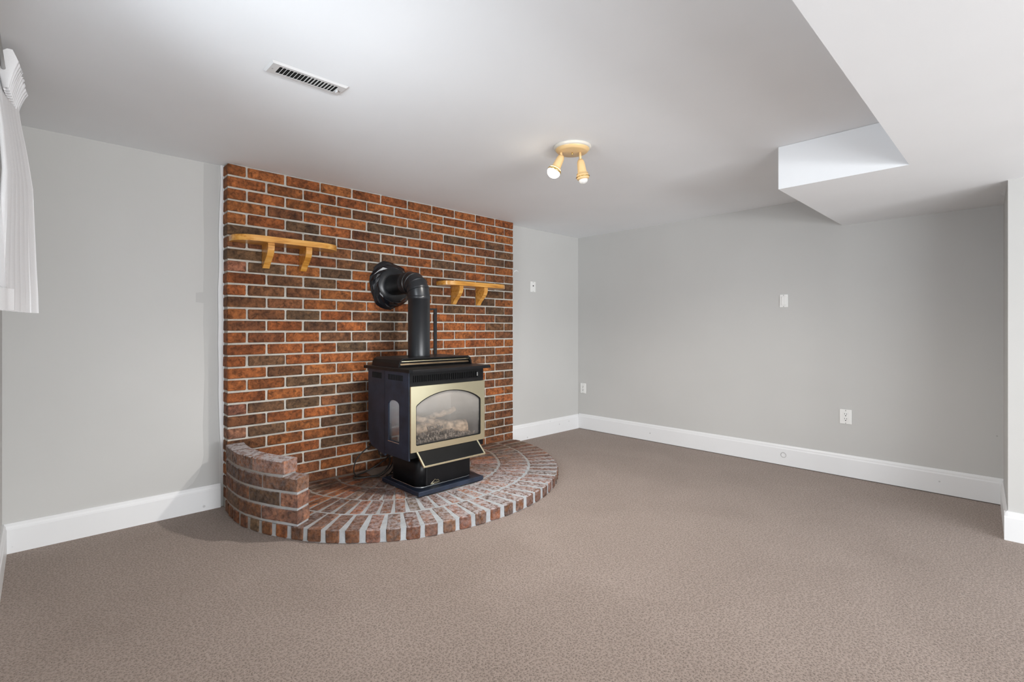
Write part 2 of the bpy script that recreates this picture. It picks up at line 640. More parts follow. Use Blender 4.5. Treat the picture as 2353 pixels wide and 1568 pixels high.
XZ = Matrix(((1, 0, 0, 0), (0, 0, 1, 0), (0, 1, 0, 0), (0, 0, 0, 1)))   # plate (u,v,w) -> x=u, z=v, y=w
YZ = Matrix(((0, 0, 1, 0), (1, 0, 0, 0), (0, 1, 0, 0), (0, 0, 0, 1)))   # plate (u,v,w) -> y=u, z=v, x=w

XL = -4.337      # left wall
YR = -8.0        # rear wall

# ------------------------------------------------------------------ room shell
struct('floor', box_bm(XL - .15, .15, YR - .6, .15, -.1, 0), M['carpet'], 'beige looped carpet covering the whole floor')
struct('ceiling', box_bm(XL - .15, .15, YR - .15, .15, RH, RH + .1), M['ceiling'], 'flat white painted ceiling')
struct('wall_back', box_bm(XL - .15, .15, 0, .12, 0, RH), M['wall'], 'grey painted wall behind the brickwork')
struct('wall_right', box_bm(0, .12, -3.4, 0, 0, RH), M['wall'], 'long grey wall on the right with outlets')

bm = bm_new()
add_plate(bm, rect(YR, 0, 0, RH), [rect(-2.75, -1.2, 1.12, 1.9), rect(-7.8, -4.6, .04, 1.78)], XL - .14, XL, YZ)  # rear opening is unseen, added to let the ceiling fill through
struct('wall_left', bm, M['wall'], 'grey window wall beside the camera')
bm = bm_new()
add_plate(bm, rect(XL, 0, 0, RH), [rect(-4.15, -0.85, 0.03, 1.80)], YR - .12, YR, XZ)
struct('wall_rear', bm, M['wall'], 'grey wall behind the camera with patio opening')

bm = bm_new()
add_prism(bm, [(.1, -3.258), (-.0, -3.262), (-.67, -3.293), (-.67, YR), (.1, YR)], 0, RH)
struct('wall_front', bm, M['wall'], 'grey wall corner jutting out at the right edge')

# ceiling bulkhead (boxed duct): one run along the right wall, one across the room
bm = bm_new()
add_prism(bm, [(0, -2.43), (-1.33, -2.43), (-1.33, -2.985), (XL, -2.985), (XL, YR), (0, YR)], 1.822, RH - .001)
struct('ceiling_bulkhead', bm, M['ceiling'], 'boxed white bulkhead stepping down from the ceiling')

# window in the left wall, seen edge on behind the curtain
w = thing('window_1', 'basement window high in the left wall behind the curtain', 'window', (XL - .05, -1.975, 1.12))
w['kind'] = 'structure'
bm = bm_new()
add_plate(bm, rect(-2.75, -1.2, 1.12, 1.9), [rect(-2.70, -2.0, 1.17, 1.85), rect(-1.95, -1.25, 1.17, 1.85)], XL - .10, XL - .04, YZ)
obj('window_frame', bm, M['trim'], w)
for a, b_ in ((-2.70, -2.0), (-1.95, -1.25)):
    obj('pane', box_bm(XL - .075, XL - .069, a, b_, 1.17, 1.85), M['clear'], w)

# ------------------------------------------------------------------ skirting
def skirting(name, p0, p1, nrm, h, label, t=0.016, gap=0.0):
    """moulded board from p0 to p1 on the floor, standing off the wall along nrm"""
    p0, p1, n = Vector((*p0, 0)), Vector((*p1, 0)), Vector((*nrm, 0)).normalized()
    d = (p1 - p0)
    L = d.length
    x = d.normalized()
    prof = [(0, gap), (t, gap), (t, h - .030), (t - .003, h - .022), (t - .004, h - .012), (t - .008, h - .003), (t - .010, h), (0, h)]
    bm = bm_new()
    A = [bm.verts.new(p0 + n * a + Vector((0, 0, b))) for a, b in prof]
    B = [bm.verts.new(p1 + n * a + Vector((0, 0, b))) for a, b in prof]
    k = len(prof)
    bm.faces.new(A)
    bm.faces.new(B)
    for i in range(k):
        bm.faces.new((A[i], A[(i + 1) % k], B[(i + 1) % k], B[i]))
    return struct(name, bm, M['trim'], label)


skirting('baseboard_back', (XL, 0), (-3.425, 0), (0, -1), .142, 'white baseboard left of the brickwork')
skirting('baseboard_back', (-1.066, 0), (0, 0), (0, -1), .152, 'short white baseboard between brickwork and corner')
bb = skirting('baseboard_right', (0, -.016), (0, -3.262), (-1, 0), .160, 'long white baseboard along the right wall', gap=.005)
skirting('baseboard_front', (-.012, -3.262), (-.684, -3.293), (0.045, 1), .150, 'white baseboard end on the side of the wall corner', t=.013)
skirting('baseboard_front', (-.67, -3.280), (-.67, -4.6), (-1, 0), .145, 'white baseboard at the right edge of the picture')
skirting('baseboard_left', (XL, -.016), (XL, -4.0), (1, 0), .142, 'white baseboard under the curtained window')

# old door-stop ring on the right baseboard
bm = bm_new()
add_lathe(bm, [(.016, 0), (.016, .0025), (.021, .0025), (.021, 0)], 20)
obj('stop_mark', bm, simple('ring_scuff', (0.55, 0.55, 0.55), .6), bb, (-.016, -2.045, .085), (0, -PI / 2, 0), 'grey ring mark')

# painted filler strips beside the brickwork
bm = bm_new()
L_, R_ = [], []
zz = [0.142 + (RH - .142) * i / 18 for i in range(19)]
wob = [.006, .012, .022, .028, .031, .034, .033, .034, .036, .034, .035, .036, .031, .030, .033, .030, .026, .022, .024]
for z, q in zip(zz, wob):
    L_.append((-3.402 - q, z))
    R_.append((-3.392, z))
add_prism(bm, L_ + R_[::-1], -.012, -.0005, XZ)
struct('trim_1', bm, M['caulk'], 'ragged white filler strip down the left edge of the brickwork')
bm = bm_new()
rr = random.Random(3)
L_ = [(-1.074, .155 + (RH - .156) * i / 24) for i in range(25)]
R_ = [(-1.050 + rr.uniform(-.004, .006), p[1]) for p in L_]
add_prism(bm, L_ + R_[::-1], -.008, -.0005, XZ)
struct('trim_2', bm, M['caulk'], 'thin white filler line down the right edge of the brickwork')
# touched-up paint left of the filler strip
bm = bm_new()
pp = [(-3.43, .143), (-3.60, .143), (-3.565, .17), (-3.535, .22), (-3.52, .27), (-3.51, .32), (-3.514, .5), (-3.505, .8), (-3.512, 1.1), (-3.51, 1.22),
      (-3.55, 1.225), (-3.55, 1.28), (-3.512, 1.285), (-3.508, 1.6), (-3.512, 1.8), (-3.51, RH - .002), (-3.43, RH - .002)]
add_prism(bm, pp, -.0006, -.0002, XZ)
struct('trim_3', bm, M['patch'], 'slightly darker touched-up paint patch beside the brickwork')
# filler smears right of the brickwork
for i, (px, pz, pts) in enumerate([(-1.03, 1.72, [(-.02, -.03), (.0, -.02), (.03, .012), (.055, .03), (.02, .025), (-.02, .03)]),
                                   (-.96, 1.60, [(-.02, -.02), (.0, .01), (.03, .022), (.06, .012), (.03, .03), (-.0, .022)]),
                                   (-1.02, 1.36, [(-.015, -.008), (.015, -.002), (.03, .006), (.01, .008)])]):
    bm = bm_new()
    add_prism(bm, [(px + a, pz + b) for a, b in pts], -.0012, -.0003, XZ)
    struct('trim_%d' % (4 + i), bm, M['caulk'], ['white filler smear beside the upper brickwork', 'white chevron-shaped filler smear on the grey wall', 'small white filler dab beside the brickwork'][i])

# ------------------------------------------------------------------ brick feature wall
PAL = {
    'o': (0.315, 0.103, 0.031), 'm': (0.215, 0.080, 0.032), 'd': (0.140, 0.082, 0.045),
    'p': (0.36, 0.125, 0.047), 'k': (0.29, 0.125, 0.075),
}


def tone(ch, rnd, a=0.0):
    c = PAL[ch]
    if ch in 'md':
        q = PAL['m' if ch == 'd' else 'd']
        w = rnd.uniform(0, .45)
        c = tuple(a_ + (b_ - a_) * w for a_, b_ in zip(c, q))
    f = rnd.uniform(.82, 1.15)
    g = rnd.uniform(.92, 1.10)
    return (c[0] * f, c[1] * f * g, c[2] * f * g, a)


ROWS = ['ooooooooooo', 'ooooooooooo', 'oooomoooooo', 'omooddododo', 'oodommoopmd', 'dmdmoomoodm', 'mmmmddoddoo', 'dommdoomomm',
        'kdodooommdd', 'omdooommmdm', 'ommoooommdo', 'mmooooodmdm', 'omdomdooomd', 'mododdooomm', 'omommdoooom', 'ooodmdooooo',
        'odooooooomo', 'omoomooommm', 'oodoooooood', 'ooddooooomd', 'kddmooooomm', 'moodooooooo', 'kdodooooodp', 'moodooooomm',
        'omodmooommm', 'ommomoommmm', 'mmmommommmm', 'mmmmmmmmmmm']
COURSE, PITCH = .0713, .2235
BX0, BX1 = -3.410, -1.072
FACE = -.101
rnd = random.Random(11)
bw = thing('brick_wall', 'full height red and brown brick feature wall behind the black stove', 'brick wall', (-2.24, -.05, 0))
obj('mortar', box_bm(BX0 + .004, BX1 - .004, FACE + .009, 0.0, 0.0, RH - .001), M['mortar'], bw)


def brick_mesh(L, D, H, seed, bev=.0045):
    r = random.Random(seed)
    bm = bm_new()
    add_box(bm, -L / 2, L / 2, -D / 2, D / 2, -H / 2, H / 2, bev)
    for v in bm.verts:
        v.co += Vector((r.uniform(-1, 1) * .0012, r.uniform(-1, 1) * .0016, r.uniform(-1, 1) * .0012))
    return bm


JT = .0115
BH = COURSE - JT
BD = .096
SM = [mesh_of(brick_mesh(PITCH - JT, BD, BH, s), 'stretcher', M['brick']) for s in range(5)]
HM = [mesh_of(brick_mesh(PITCH / 2 - JT, BD, BH, 30 + s), 'half_brick', M['brick']) for s in range(4)]
last = bm_new()
for ri, row in enumerate(ROWS):
    zc = RH - COURSE * ri - COURSE / 2 - .001
    odd = ri % 2 == 0          # rows 1, 3, 5 ... start with a half brick
    x = BX0
    for bi, ch in enumerate(row):
        half = (odd and bi == 0) or (not odd and bi == 10)
        if odd:
            cx = BX0 + (PITCH / 2 - JT) / 2 if bi == 0 else BX0 + PITCH / 2 + PITCH * (bi - 1) + (PITCH - JT) / 2
        else:
            cx = BX0 + PITCH * bi + ((PITCH / 2 - JT) / 2 if bi == 10 else (PITCH - JT) / 2)
        loc = (cx + rnd.uniform(-.0015, .0015), FACE + BD / 2 + rnd.uniform(-.0025, .0018), zc + rnd.uniform(-.001, .001))
        if ri == len(ROWS) - 1:       # bottom course, mostly sunk behind the hearth: past the limit of single bricks
            L = (PITCH / 2 if half else PITCH) - JT
            add_box(last, cx - L / 2, cx + L / 2, FACE, -.01, zc - BH / 2, zc + BH / 2, .004)
            continue
        o = link('brick', rnd.choice(HM if half else SM), bw, loc, (rnd.uniform(-.008, .008), rnd.uniform(-.003, .003) + (PI if rnd.random() < .5 else 0), rnd.uniform(-.004, .004)))
        o.color = tone(ch, rnd)
o = obj('bottom_course', last, M['brick'], bw)
o.color = (*PAL['m'], 0)
o['kind'] = 'stuff'

# ------------------------------------------------------------------ hearth
HC = (-2.33, -.20)
HZ = .068
OUT = [(-187, 1.092), (-180, 1.100), (-166, 1.118), (-150, 1.118), (-141, 1.13), (-130, 1.13), (-118, 1.13), (-104, 1.11), (-90, 1.105), (-76, 1.115), (-63, 1.13), (-50, 1.15),
       (-38, 1.17), (-24, 1.185), (-12, 1.215), (0, 1.235), (12, 1.25)]


def rout(deg):
    for (a0, r0), (a1, r1) in zip(OUT, OUT[1:]):
        if a0 <= deg <= a1:
            t = (deg - a0) / (a1 - a0)
            t = t * t * (3 - 2 * t) * .4 + t * .6
            return r0 + (r1 - r0) * t
    return OUT[-1][1]


def hp(deg, off=0.0, frac=1.0):
    r = (rout(deg) + off) * frac
    return (HC[0] + r * math.cos(math.radians(deg)), HC[1] + r * math.sin(math.radians(deg)))


he = thing('hearth', 'half-round raised brick hearth on the carpet under the stove', 'hearth', (HC[0], -.6, 0))
bm = bm_new()
pts = [hp(a, -.006) for a in range(-180, 7, 3)]
pts = [(-3.404, -.094)] + [(max(-3.425, x), min(y, -.094)) for x, y in pts] + [(-1.080, -.094)]
add_prism(bm, pts, 0, HZ - .004)
obj('mortar', bm, M['hmortar'], he)
rnd = random.Random(21)
hmesh = [mesh_of(brick_mesh(.205, .070, HZ - .002, 60 + s, .005), 'header', M['hbrick']) for s in range(5)]
hsmall = [mesh_of(brick_mesh(.205, .060, HZ - .002, 80 + s, .005), 'header', M['hbrick']) for s in range(4)]
for ring, pitch in ((0, .0985), (1, .083), (2, .074), (3, .074)):
    off = -.1025 - ring * .221
    deg = -183.0
    while deg < 6:
        x, y = hp(deg, off)
        r_in = rout(deg) + off + .1025
        dust = .0
        # front of the hearth is thick with pale dust, the sides less
        dust = max(0.0, min(1.0, 1.15 - abs(deg + 82) / 75.0)) * (.95 if ring < 2 else .8) + rnd.uniform(-.1, .12)
        dust = max(.12, min(1, dust))
        if y < -.138:
            big = ring == 0
            o = link('brick', rnd.choice(hmesh if big else hsmall), he, (x, y, HZ / 2 + rnd.uniform(-.001, .0015)),
                     (rnd.uniform(-.012, .012), rnd.uniform(-.008, .008), math.radians(deg) + rnd.uniform(-.02, .02)))
            ch = rnd.choice('mmmomkdmm') if abs(deg + 82) < 60 else rnd.choice('mmmdomm')
            o.color = tone(ch, rnd, dust)
        deg += math.degrees(pitch / r_in) * rnd.uniform(.96, 1.04)

# low curved wall on the hearth's left end
lw = thing('low_brick_wall', 'low curved stub of red brick on the left rim of the hearth', 'brick wall', (-3.35, -.5, HZ))
CH = .0805
LWA0, LWA1 = -184.6, -147.0          # from brick wall round to free end
T = .098


def lw_body(a0, a1, z0, z1, off=.004):
    bm = bm_new()
    n = 12
    o_ = [hp(a0 + (a1 - a0) * i / n, -off) for i in range(n + 1)]
    i_ = [hp(a0 + (a1 - a0) * i / n, -T + off) for i in range(n + 1)]
    add_prism(bm, o_ + i_[::-1], z0, z1)
    return bm


mb = lw_body(LWA0 + .1, LWA1 - .25, HZ, HZ + 3 * CH - .002)
tmp = lw_body(LWA0 + .1, LWA1 - 4.8, HZ + 3 * CH - .002, HZ + 4 * CH - .012)
me_ = bpy.data.meshes.new('x')
tmp.to_mesh(me_)
tmp.free()
mb.from_mesh(me_)
obj('mortar', mb, M['hmortar'], lw)
rnd = random.Random(5)


def curved_brick(a0, a1, z0, z1, seed):
    """brick lying along the rim; slightly faceted so that it follows the curve"""
    r = random.Random(seed)
    bm = bm_new()
    n = 3
    bev = .004
    rows = []
    for i in range(n + 1):
        a = a0 + (a1 - a0) * i / n
        p, q = hp(a), hp(a, -T)
        p, q = Vector((*p, 0)), Vector((*q, 0))
        d = (q - p).normalized()
        ring = [p + Vector((0, 0, z0 + bev)), p + d * bev + Vector((0, 0, z0)), q - d * bev + Vector((0, 0, z0)), q + Vector((0, 0, z0 + bev)),
                q + Vector((0, 0, z1 - bev)), q - d * bev + Vector((0, 0, z1)), p + d * bev + Vector((0, 0, z1)), p + Vector((0, 0, z1 - bev))]
        rows.append([bm.verts.new(v + Vector((r.uniform(-.001, .001), r.uniform(-.001, .001), r.uniform(-.0012, .0012)))) for v in ring])
    bm.faces.new(rows[0])
    bm.faces.new(rows[-1][::-1])
    for A, B in zip(rows, rows[1:]):
        for k in range(8):
            bm.faces.new((A[k], A[(k + 1) % 8], B[(k + 1) % 8], B[k]))
    return bm


LW = [  # angles of the joints for each course, bottom up, and the tone of each brick
    ([-184.6, -181.2, -170.5, -159.3, -147.0], 'mdmk'),
    ([-184.6, -175.5, -164.5, -152.6, -147.0], 'omdk'),
    ([-184.6, -181.0, -170.0, -158.9, -147.2], 'ddmd'),
    ([-184.6, -175.0, -163.2, -151.4], 'dmk'),
]
for ci, (an, tn) in enumerate(LW):
    for j in range(len(an) - 1):
        g = .32
        a0 = an[j] + (g if j else 0)
        a1 = an[j + 1] - (g if j < len(an) - 2 else 0)
        b_ = curved_brick(a0, a1, HZ + ci * CH + .012, HZ + (ci + 1) * CH, ci * 10 + j)
        o = obj('brick', b_, M['hbrick'], lw)
        o.color = tone(tn[j], rnd, [.3, .35, .7, 1.3][ci])

# ------------------------------------------------------------------ shelves on the brickwork
def bracket_bm(x0, x1, ztop, drop, depth):
    """S-curved bracket, side profile in (y, z) extruded across x"""
    y0 = FACE - .001
    prof = [(y0, ztop), (y0 - depth, ztop), (y0 - depth, ztop - .022), (y0 - depth * .97, ztop - .040), (y0 - depth * .88, ztop - .060), (y0 - depth * .73, ztop - .080), (y0 - depth * .54, ztop - .098),
            (y0 - depth * .36, ztop - .116), (y0 - .026, ztop - drop * .94), (y0 - .019, ztop - drop), (y0, ztop - drop)]
    bm = bm_new()
    add_prism(bm, prof, x0, x1, YZ)
    return bm


def shelf(name, x0, x1, ztop, th, depth, bx, label, rad, drop=.135):
    s = thing(name, label, 'shelf', ((x0 + x1) / 2, FACE, ztop), 'pine shelves on the brickwork')
    y0, y1 = FACE - .001, FACE - depth
    pts = [(x0, y0), (x1, y0)]
    n = 14
    for i in range(n + 1):
        a = PI / 2 * i / n
        pts.append((x1 - rad + rad * math.cos(a), y1 + rad * .75 - rad * .75 * math.sin(a)))
    for i in range(n + 1):
        a = PI / 2 + PI / 2 * i / n
        pts.append((x0 + rad + rad * math.cos(a), y1 + rad * .75 - rad * .75 * math.sin(a)))
    bm = bm_new()
    add_prism(bm, pts, ztop - th, ztop)
    es = [e for e in bm.edges if abs(e.verts[0].co.z - e.verts[1].co.z) < 1e-6]
    bmesh.ops.bevel(bm, geom=es, offset=.005, segments=2, profile=.5, affect='EDGES')
    obj('board', bm, M['wood'], s)
    for b0 in bx:
        k = obj('bracket', bracket_bm(b0, b0 + .038, ztop - th, drop, .115), M['wood'], s)
        bm = bm_new()
        add_lathe(bm, [(0, 0), (.0055, 0), (.0055, .004), (0, .004)], 10)
        yb = FACE - .001 - .026 - .001
        obj('screw_hole', bm, M['slot'], k, (b0 + .019, yb - .001, ztop - th - drop * .83), (PI / 2 + .25, 0, 0), 'dark screw hole')
    return s


shelf('wall_shelf', -3.405, -2.775, 1.617, .034, .155, (-3.222, -2.996), 'left pine shelf on two curved brackets, high on the brickwork', .14, .142)
shelf('wall_shelf', -1.925, -1.262, 1.449, .033, .145, (-1.780, -1.520), 'right pine shelf on two curved brackets, lower, beside the flue pipe', .11, .146)

# ------------------------------------------------------------------ stove
SX0, SX1 = -2.622, -2.050
SYF, SYB = -.820, -.315
SB, ST = .292, .808
st = thing('gas_stove', 'black freestanding gas stove with brass framed arched glass door on the hearth', 'stove', (-2.335, -.65, HZ))
bm = box_bm(-2.592, -2.090, -.872, -.440, HZ + .004, .099, .003)
obj('base_plate', bm, M['stove'], st)
# pedestal: rounded box
def rrect(x0, x1, y0, y1, r, n=5):
    p = []
    for cx, cy, a0 in ((x1 - r, y1 - r, 0), (x0 + r, y1 - r, PI / 2), (x0 + r, y0 + r, PI), (x1 - r, y0 + r, 1.5 * PI)):
        p += [(cx + r * math.cos(a0 + PI / 2 * i / n), cy + r * math.sin(a0 + PI / 2 * i / n)) for i in range(n + 1)]
    return p


bm = bm_new()
add_prism(bm, rrect(-2.550, -2.140, -.800, -.470, .045), .098, SB)
for f in bm.faces:
    f.smooth = abs(f.normal.z) < .5
obj('pedestal', bm, M['black'], st)
bm = bm_new()
add_prism(bm, rrect(-2.500, -2.148, -.8085, -.76, .012), .106, .262)
pd = obj('pedestal_door', bm, M['black'], st)
bm = bm_new()
lp = [Vector((x, y, .1005)) for x, y in rrect(-2.556, -2.134, -.8065, -.464, .05)]
add_tube(bm, lp + [lp[0]], .0025, 6, False)
obj('bead_trim', bm, M['silver'], st, label='thin bright bead around the foot of the pedestal')
# mountain-shaped emblem low on the pedestal door
bm = bm_new()
ex, ez = -2.468, .108
yy = -.8105
add_tube(bm, [(ex, yy, ez), (ex + .012, yy, ez + .010), (ex + .022, yy, ez + .017), (ex + .034, yy, ez + .027), (ex + .043, yy, ez + .021), (ex + .050, yy, ez + .016), (ex + .056, yy, ez + .021), (ex + .064, yy, ez + .012), (ex + .072, yy, ez + .003)], .0016, 6)
add_tube(bm, [(ex, yy, ez), (ex + .072, yy, ez + .003)], .0014, 6)
for i in range(6):
    add_box(bm, ex + .012 + i * .009, ex + .018 + i * .009, yy - .001, yy + .001, ez + .004, ez + .010)
obj('emblem', bm, M['brass'], pd, label='small gold mountain outline emblem')

# cabinet shell
TH = .012
bm = bm_new()
add_box(bm, SX0, SX1, SYB - TH, SYB, SB + .06, ST)                          # back
add_box(bm, SX0, SX1, SYF + .004, SYB, SB, SB + TH)                        # bottom
add_box(bm, SX0, SX1, SYF + .004, SYB, ST - TH, ST)                        # top
add_box(bm, SX1 - TH, SX1, SYF + .004, SYB, SB, ST, .002)                  # right side
add_box(bm, SX0, SX1, SYF, SYF + .008, SB, .335)                           # strip under the door
add_box(bm, SX0, SX0 + .012, SYF, SYF + .008, .335, .725)                  # left of the door
add_box(bm, SX1 - .006, SX1, SYF, SYF + .008, .335, .725)
obj('cabinet', bm, M['black'], st)
# rear part of the left side, lower corner cut off
bm = bm_new()
slots = []
for i in range(13):
    y = -.375 - i * .0095
    slots.append(rect(y - .0032, y + .0032, .750, .788))
add_plate(bm, [(-.530, SB - .03), (-.530, ST), (-.315, ST), (-.315, .36), (-.335, .32), (-.37, .30)], [], SX0 - .002, SX0 + TH, YZ)
sp = obj('side_panel', bm, M['stove'], st)
bm = bm_new()
for i in range(13):
    y = -.375 - i * .0095
    add_box(bm, SX0 - .0035, SX0 - .001, y - .003, y + .003, .750, .788)
obj('louvre', bm, M['dark'], sp)
# front part of the left side with the small arched window
bm = bm_new()
wy0, wy1, wz0, wz1 = -.712, -.582, .372, .600
arch = [(wy0, wz0), (wy1, wz0), (wy1, wz1)]
for i in range(1, 8):
    a = PI * i / 8
    arch.append(((wy0 + wy1) / 2 + (wy1 - wy0) / 2 * math.cos(a), wz1 + .028 * math.sin(a)))
arch.append((wy0, wz1))
add_plate(bm, rect(SYF + .001, -.540, SB - .012, ST), [arch], SX0 - .006, SX0 + .004, YZ)
sf = obj('side_panel', bm, M['stove'], st)
bm = bm_new()
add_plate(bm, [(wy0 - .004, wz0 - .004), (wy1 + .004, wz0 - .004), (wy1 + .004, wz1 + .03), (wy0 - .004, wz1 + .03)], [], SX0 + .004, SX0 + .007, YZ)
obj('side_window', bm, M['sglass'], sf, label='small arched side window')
bm = bm_new()
for i in range(14):
    y = -.588 - i * .0125
    add_box(bm, SX0 - .0075, SX0 - .0055, y - .0035, y + .0035, .752, .786)
obj('louvre', bm, M['dark'], sf)
bm = box_bm(SX0 - .0085, SX0 - .005, wy0, wy1, wz0 - .006, wz0 - .001)
obj('sill_strip', bm, M['silver'], sf)
# upper front strip with the slotted grille
gx0, gx1 = -2.605, -2.100
holes = []
ng = 34
for i in range(ng):
    x = gx0 + (gx1 - gx0) * (i + .5) / ng
    holes.append(rect(x - .0048, x + .0048, .748, .787))
bm = bm_new()
add_plate(bm, rect(SX0, SX1, .725, ST), holes, SYF - .002, SYF + .004, XZ)
gr = obj('grille', bm, M['black'], st, label='slotted air grille above the door')
obj('grille_backing', box_bm(SX0 + .013, SX1 - .013, SYF + .006, SYF + .010, .735, .795), M['dark'], gr)
obj('switch_tab', box_bm(-2.108, -2.101, SYF - .008, SYF - .002, .757, .782, .001), M['screw'], gr, label='small silver switch tab')
# top plate and raised hood
bm = bm_new()
add_prism(bm, [(-2.645, -.29), (-2.645, -.850), (-2.630, -.868), (-2.024, -.868), (-2.010, -.850), (-2.010, -.29)], ST, .827)
es = [e for e in bm.edges if abs(e.verts[0].co.z - e.verts[1].co.z) < 1e-6 and e.verts[0].co.z > .82]
bmesh.ops.bevel(bm, geom=es, offset=.006, segments=2, profile=.5, affect='EDGES')
obj('top_plate', bm, M['black'], st)
HX0, HX1, HYF, HYB = -2.605, -2.020, -.665, -.330
bm = bm_new()
prof = [(HX0, .827), (HX0 + .004, .852), (HX0 + .014, .872), (HX0 + .034, .883), (HX1 - .034, .883), (HX1 - .014, .872), (HX1 - .004, .852), (HX1, .827)]
add_prism(bm, prof, HYF + .03, HYB, XZ)
# rim round the open front
inner = [(HX0 + .012, .829), (HX0 + .014, .850), (HX0 + .024, .868), (HX0 + .038, .876), (HX1 - .038, .876), (HX1 - .024, .868), (HX1 - .014, .850), (HX1 - .012, .829)]
add_prism(bm, prof[:4] + prof[4:] + inner[::-1], HYF, HYF + .031, XZ)
hd = obj('hood', bm, M['black'], st)
for z, mm, tilt in ((.866, M['brass'], -.5), (.845, M['bronze'], -.7)):
    bm = bm_new()
    add_box(bm, HX0 + .02, HX1 - .02, -.0015, .0015, -.0065, .0065, .0008)
    obj('louvre', bm, mm, hd, (0, HYF + .012, z), (tilt, 0, 0), 'brass louvre blade')
# brass door frame with arched opening
ox0, ox1, oz0, oz1 = -2.588, -2.084, .368, .608
hole = [(ox0 + .006, oz0), (ox1 - .006, oz0), (ox1, oz0 + .006), (ox1, oz1 - .006), (ox1 - .006, oz1 + .004)]
for i in range(1, 16):
    t = i / 16
    x = (ox1 - .006) + (ox0 + .006 - (ox1 - .006)) * t
    hole.append((x, oz1 + .004 + .072 * (1 - (2 * t - 1) ** 2) ** .85))
hole += [(ox0 + .006, oz1 + .004), (ox0, oz1 - .006), (ox0, oz0 + .006)]
bm = bm_new()
add_plate(bm, rect(-2.623, -2.049, .331, .724), [hole], SYF - .016, SYF - .004, XZ)
dr = obj('door_frame', bm, M['brass'], st, label='polished brass door frame')
bm = bm_new()
cx, cz = (ox0 + ox1) / 2, (oz0 + oz1) / 2
inn = [(x + (.005 if x < cx else -.005), z + (.005 if z < cz else -.005)) for x, z in hole]
add_plate(bm, hole, [inn], SYF - .012, SYF - .003, XZ)
obj('gasket', bm, M['black'], dr)
bm = bm_new()
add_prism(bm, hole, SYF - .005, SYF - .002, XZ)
obj('glass', bm, M['glass'], dr, label='arched door glass with painted reflection haze')
# firebox
FB = (-2.592, -2.078, -.800, -.500, .362, .705)
bm = bm_new()
add_box(bm, FB[0], FB[1], FB[3], FB[3] + .01, FB[4], FB[5])
add_box(bm, FB[0], FB[1], FB[2], FB[3], FB[4] - .01, FB[4])
add_box(bm, FB[0], FB[1], FB[2], FB[3], FB[5], FB[5] + .01)
add_box(bm, FB[1], FB[1] + .008, FB[2], FB[3], FB[4], FB[5])
add_box(bm, FB[0] - .006, FB[0], -.575, FB[3], FB[4], FB[5])
obj('firebox', bm, M['liner'], st, label='pale firebox lining')
rnd = random.Random(9)


def log_bm(p0, p1, r0, r1, seed):
    r = random.Random(seed)
    n = 7
    p0, p1 = Vector(p0), Vector(p1)
    pts = [p0.lerp(p1, i / n) + Vector((0, r.uniform(-.004, .004), r.uniform(-.004, .004))) for i in range(n + 1)]
    bm = bm_new()
    add_tube(bm, pts, 0, 10, True, [(r0 + (r1 - r0) * i / n) * r.uniform(.9, 1.1) for i in range(n + 1)])
    for v in bm.verts:
        v.co += Vector((r.uniform(-1, 1), r.uniform(-1, 1), r.uniform(-1, 1))) * .003
    return bm


for p0, p1, r0, r1, s in (((-2.585, -.66, .415), (-2.42, -.68, .43), .036, .040, 1), ((-2.40, -.62, .44), (-2.12, -.72, .405), .044, .048, 2),
                          ((-2.55, -.60, .515), (-2.345, -.70, .462), .021, .018, 3), ((-2.40, -.60, .465), (-2.155, -.64, .520), .022, .017, 4)):
    obj('log', log_bm(p0, p1, r0, r1, s), M['log'], st)
bm = bm_new()
for i in range(290):
    x = rnd.uniform(-2.57, -2.10)
    y = rnd.uniform(-.79, -.69)
    hgt = max(0.004, .085 - abs(x + 2.36) * .33) * max(.12, min(1, (y + .79) / .06))
    g = bmesh.ops.create_icosphere(bm, subdivisions=1, radius=rnd.uniform(.004, .010))
    bmesh.ops.scale(bm, vec=(rnd.uniform(.9, 3.0), rnd.uniform(.6, 1.1), rnd.uniform(.5, .9)), verts=g['verts'])
    bmesh.ops.rotate(bm, cent=(0, 0, 0), matrix=Euler((rnd.uniform(0, 3), rnd.uniform(0, 3), rnd.uniform(0, 3))).to_matrix(), verts=g['verts'])
    bmesh.ops.translate(bm, vec=(x, y, .368 + rnd.uniform(0, 1) * hgt), verts=g['verts'])
e_ = obj('embers', bm, M['ember'], st, label='loose dark ceramic embers')
e_['kind'] = 'stuff'
# sloping ash lip with brass edging
lx0, lx1 = -2.578, -2.112
p_top, p_bot = Vector((0, -.832, .326)), Vector((0, -.908, .256))
bm = bm_new()
dv = (p_bot - p_top)
nv = Vector((0, -dv.z, dv.y)).normalized() * .004
ring = [p_top + nv, p_bot + nv, p_bot - nv, p_top - nv]
A = [bm.verts.new(v + Vector((lx0, 0, 0))) for v in ring]
B = [bm.verts.new(v + Vector((lx1, 0, 0))) for v in ring]
bm.faces.new(A)
bm.faces.new(B[::-1])
for i in range(4):
    bm.faces.new((A[i], A[(i + 1) % 4], B[(i + 1) % 4], B[i]))
al = obj('ash_lip', bm, M['matt'], st)
bm = bm_new()
for (u0, v0), (u1, v1) in (((lx0, 0.0), (lx0, 1.0)), ((lx1, 0.0), (lx1, 1.0)), ((lx0, 1.0), (lx1, 1.0))):
    a = p_top + dv * v0 + Vector((u0, 0, 0))
    b = p_top + dv * v1 + Vector((u1, 0, 0))
    mtx = align(a, b)
    Lg = (b - a).length
    add_box(bm, -.0055, .0055, -.0055, .0055, -.004, Lg + .004, .0015, 1, mtx)
obj('brass_edging', bm, M['brass'], al, label='polished brass edging')

